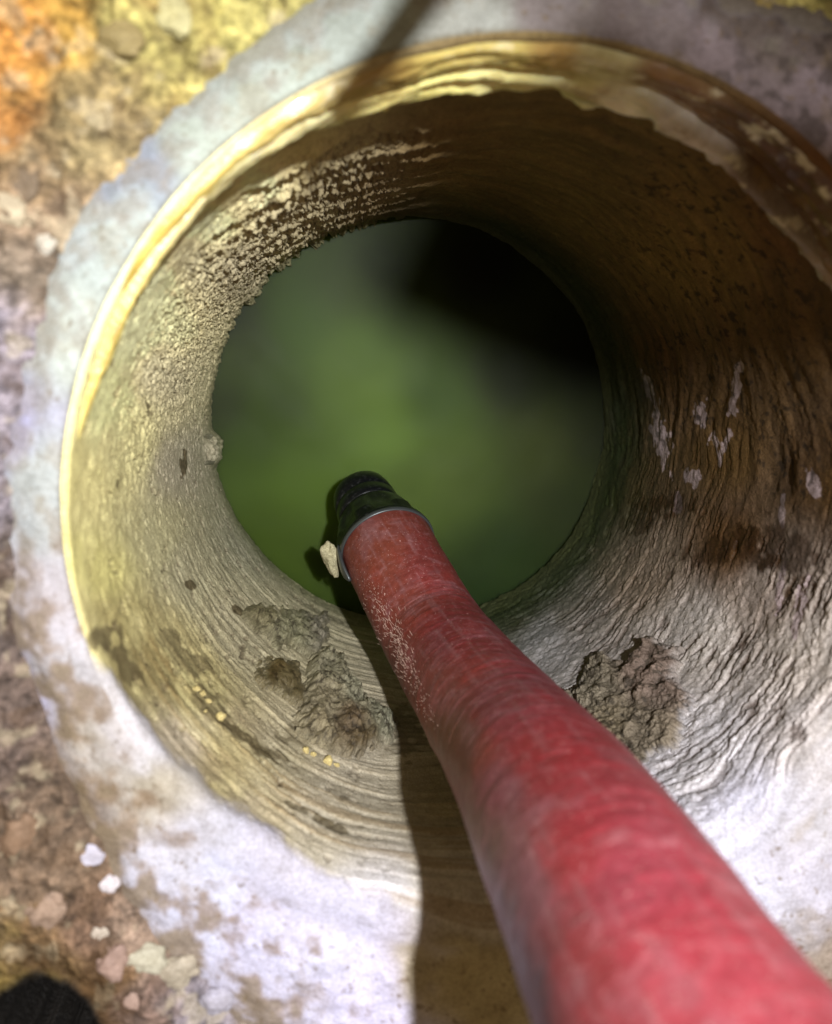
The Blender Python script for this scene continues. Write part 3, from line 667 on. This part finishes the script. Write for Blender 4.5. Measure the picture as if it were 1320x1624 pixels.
# pale yellow crumbs caught on the wall
def stone(name, P, r, sq, seed, mat, col, label, cat, group=None, rough=.6, rot=0):
    import bmesh
    bm = bmesh.new(); bmesh.ops.create_icosphere(bm, subdivisions=4, radius=1.0); V = np.array([v.co[:] for v in bm.verts]); Fc = np.array([[v.index for v in f.verts] for f in bm.faces]); bm.free()
    dsp = 1 + (fbm(V*1.3 + seed*3.1, 3, seed) - .5)*1.0 + (fbm(V*5 + seed, 3, seed + 1) - .5)*.25
    V = V*dsp[:, None]*np.array(sq)*r; c_, s_ = math.cos(rot), math.sin(rot); V = np.stack([V[:, 0]*c_ - V[:, 1]*s_, V[:, 0]*s_ + V[:, 1]*c_, V[:, 2]], 1)
    c = np.tile(lin(col), (len(V), 1))*(1 + (fbm(V/r*2 + seed, 3, seed + 2) - .5)*.5)[:, None]
    o = mesh_obj(name, V, Fc, mat, None, np.clip(c, .01, .85), {"Rough": np.full(len(V), rough)}); o.location = P; return tag(o, label, cat, group)
def on_bore(x, y, lift=.0006):
    p = pix_bore(x, y, R - lift); return tuple(p)
for i, (x, y, r_, lb) in enumerate([(312,1092,.0009,"topmost pale yellow crumb in the wet groove at lower left"),(322,1100,.0009,"second pale yellow crumb from the top in the wet groove"),(331,1112,.0008,"tiny pale yellow crumb just above the large one in the wet groove"),
                                    (349,1138,.0016,"largest pale yellow crumb at the lower end of the wet groove"),(486,1190,.0011,"left yellow crumb at the foot of the big sediment heap"),(497,1196,.0009,"middle yellow crumb at the foot of the big sediment heap"),
                                    (521,1208,.0017,"largest yellow flake at the foot of the big sediment heap"),(534,1213,.0008,"rightmost tiny yellow crumb below the big sediment heap"),(326,1128,.0005,"smallest yellow speck beside the row of crumbs in the groove")]):
    stone("crumb", on_bore(x, y), r_, (1.1, .8, .8), 900 + i, M_CLUMP, (226, 206, 140), lb, "crumb", "pale yellow crumbs on the lower left wall", .5, i*1.3)
# flake of pale debris caught beside the fitting
flp = pix_z(527, 888, -.147)
stone("debris_flake", tuple(flp), .0058, (.62, 1.35, .6), 951, M_CLUMP, (196, 188, 150), "pale ragged debris flake caught against the left of the black fitting", "debris", None, .6, .25)

# pebbles set in the ground
def ground_z(x, y): return pix_z(x, y, .004)
PEB = [(142,1357,.0030,(226,222,240),"small bluish white pebble, topmost at lower left"),(172,1408,.0030,(236,228,234),"round white pebble just below the bluish white one"),(155,1478,.0030,(220,206,190),"pale cream pebble above the pinkish stones at lower left"),
       (228,1526,.0050,(206,200,178),"large cream pebble near the dark hole at lower left"),(276,1550,.0054,(196,184,164),"large greyish cream pebble right of the cream one"),(176,1530,.0050,(190,160,146),"pinkish stone between the dark hole and the cream pebble"),
       (215,1588,.0050,(186,158,144),"pink grey stone at the bottom edge beside the dark hole"),(338,1592,.0045,(196,192,208),"lilac grey pebble at the bottom edge"),(70,1445,.0050,(176,150,130),"dull pinkish stone above the dark hole"),
       (70,382,.0024,(214,206,190),"pale pebble at upper left by the rim edge"),(10,325,.0040,(206,190,160),"cream stone cut by the left edge of the picture"),(36,290,.0035,(130,112,90),"dull brown stone beside the cream one at the left edge"),
       (30,1330,.0055,(150,122,98),"brown stone near the left edge below the lilac rim"),(268,20,.0040,(212,204,150),"pale yellow stone at the top left"),(190,60,.0035,(168,150,100),"ochre stone left of the pale yellow one at the top")]
ug_, vg_, zg_ = ug, vg, PG[:, 2]
for i, (x, y, r_, c_, lb) in enumerate(PEB):
    k_ = int(np.argmin((ug_ - x)**2 + (vg_ - y)**2)); p = PG[k_]
    c_ = tuple(q_*.86 for q_ in c_)
    stone("pebble", (p[0], p[1], p[2] - r_*.22), r_, (1.0, .8, .5), 1000 + i*7, M_RIM, c_, lb, "pebble", "pebbles bedded in the ground round the drain", .7, i*.9)
# dark cable pieces added out of view to shade the rim and water
def tube(name, pts, r, mat, k=16):
    Q_ = dense(np.array(pts, float), 60, 60); T_, A_, B_ = frames(Q_); ph = np.linspace(0, 2*math.pi, k, endpoint=False)
    P = np.concatenate([Q_[i] + (np.cos(ph)[:, None]*A_[i] + np.sin(ph)[:, None]*B_[i])*r for i in range(len(Q_))]); return mesh_obj(name, P, gridq(k, len(Q_), True), mat)

L_ = np.array(LP)
def between(x, y, z, f): return L_ + f*(pix_z(x, y, z) - L_)
P1, P2 = between(690, -20, .001, .6), between(552, 165, 0, .62)
c1 = tube("blocker", [P2, (P1 + P2)/2 + np.array([0, .0004, 0]), P1, P1 + (P1 - P2)*1.5 + np.array([0, 0, .05])], .0023, M_BLACK)
tag(c1, "thin unseen black cable end hanging over the top of the mouth, casting the narrow shadow", "blocker")
WP = [between(x, y, WATER_Z, .17) for x, y in ((640, 375), (770, 400), (830, 480), (835, 590), (1000, 560))]  # unseen loop set near the torch to darken the water
WP += [WP[-1] + np.array([.006, .001, .004]), WP[-1] + np.array([.03, .01, .06]), WP[-1] + np.array([.06, .02, .14])]
c2 = tube("blocker", WP, .0065, M_BLACK)
tag(c2, "thicker unseen black cable end hanging over the right of the mouth, shading the water", "blocker")
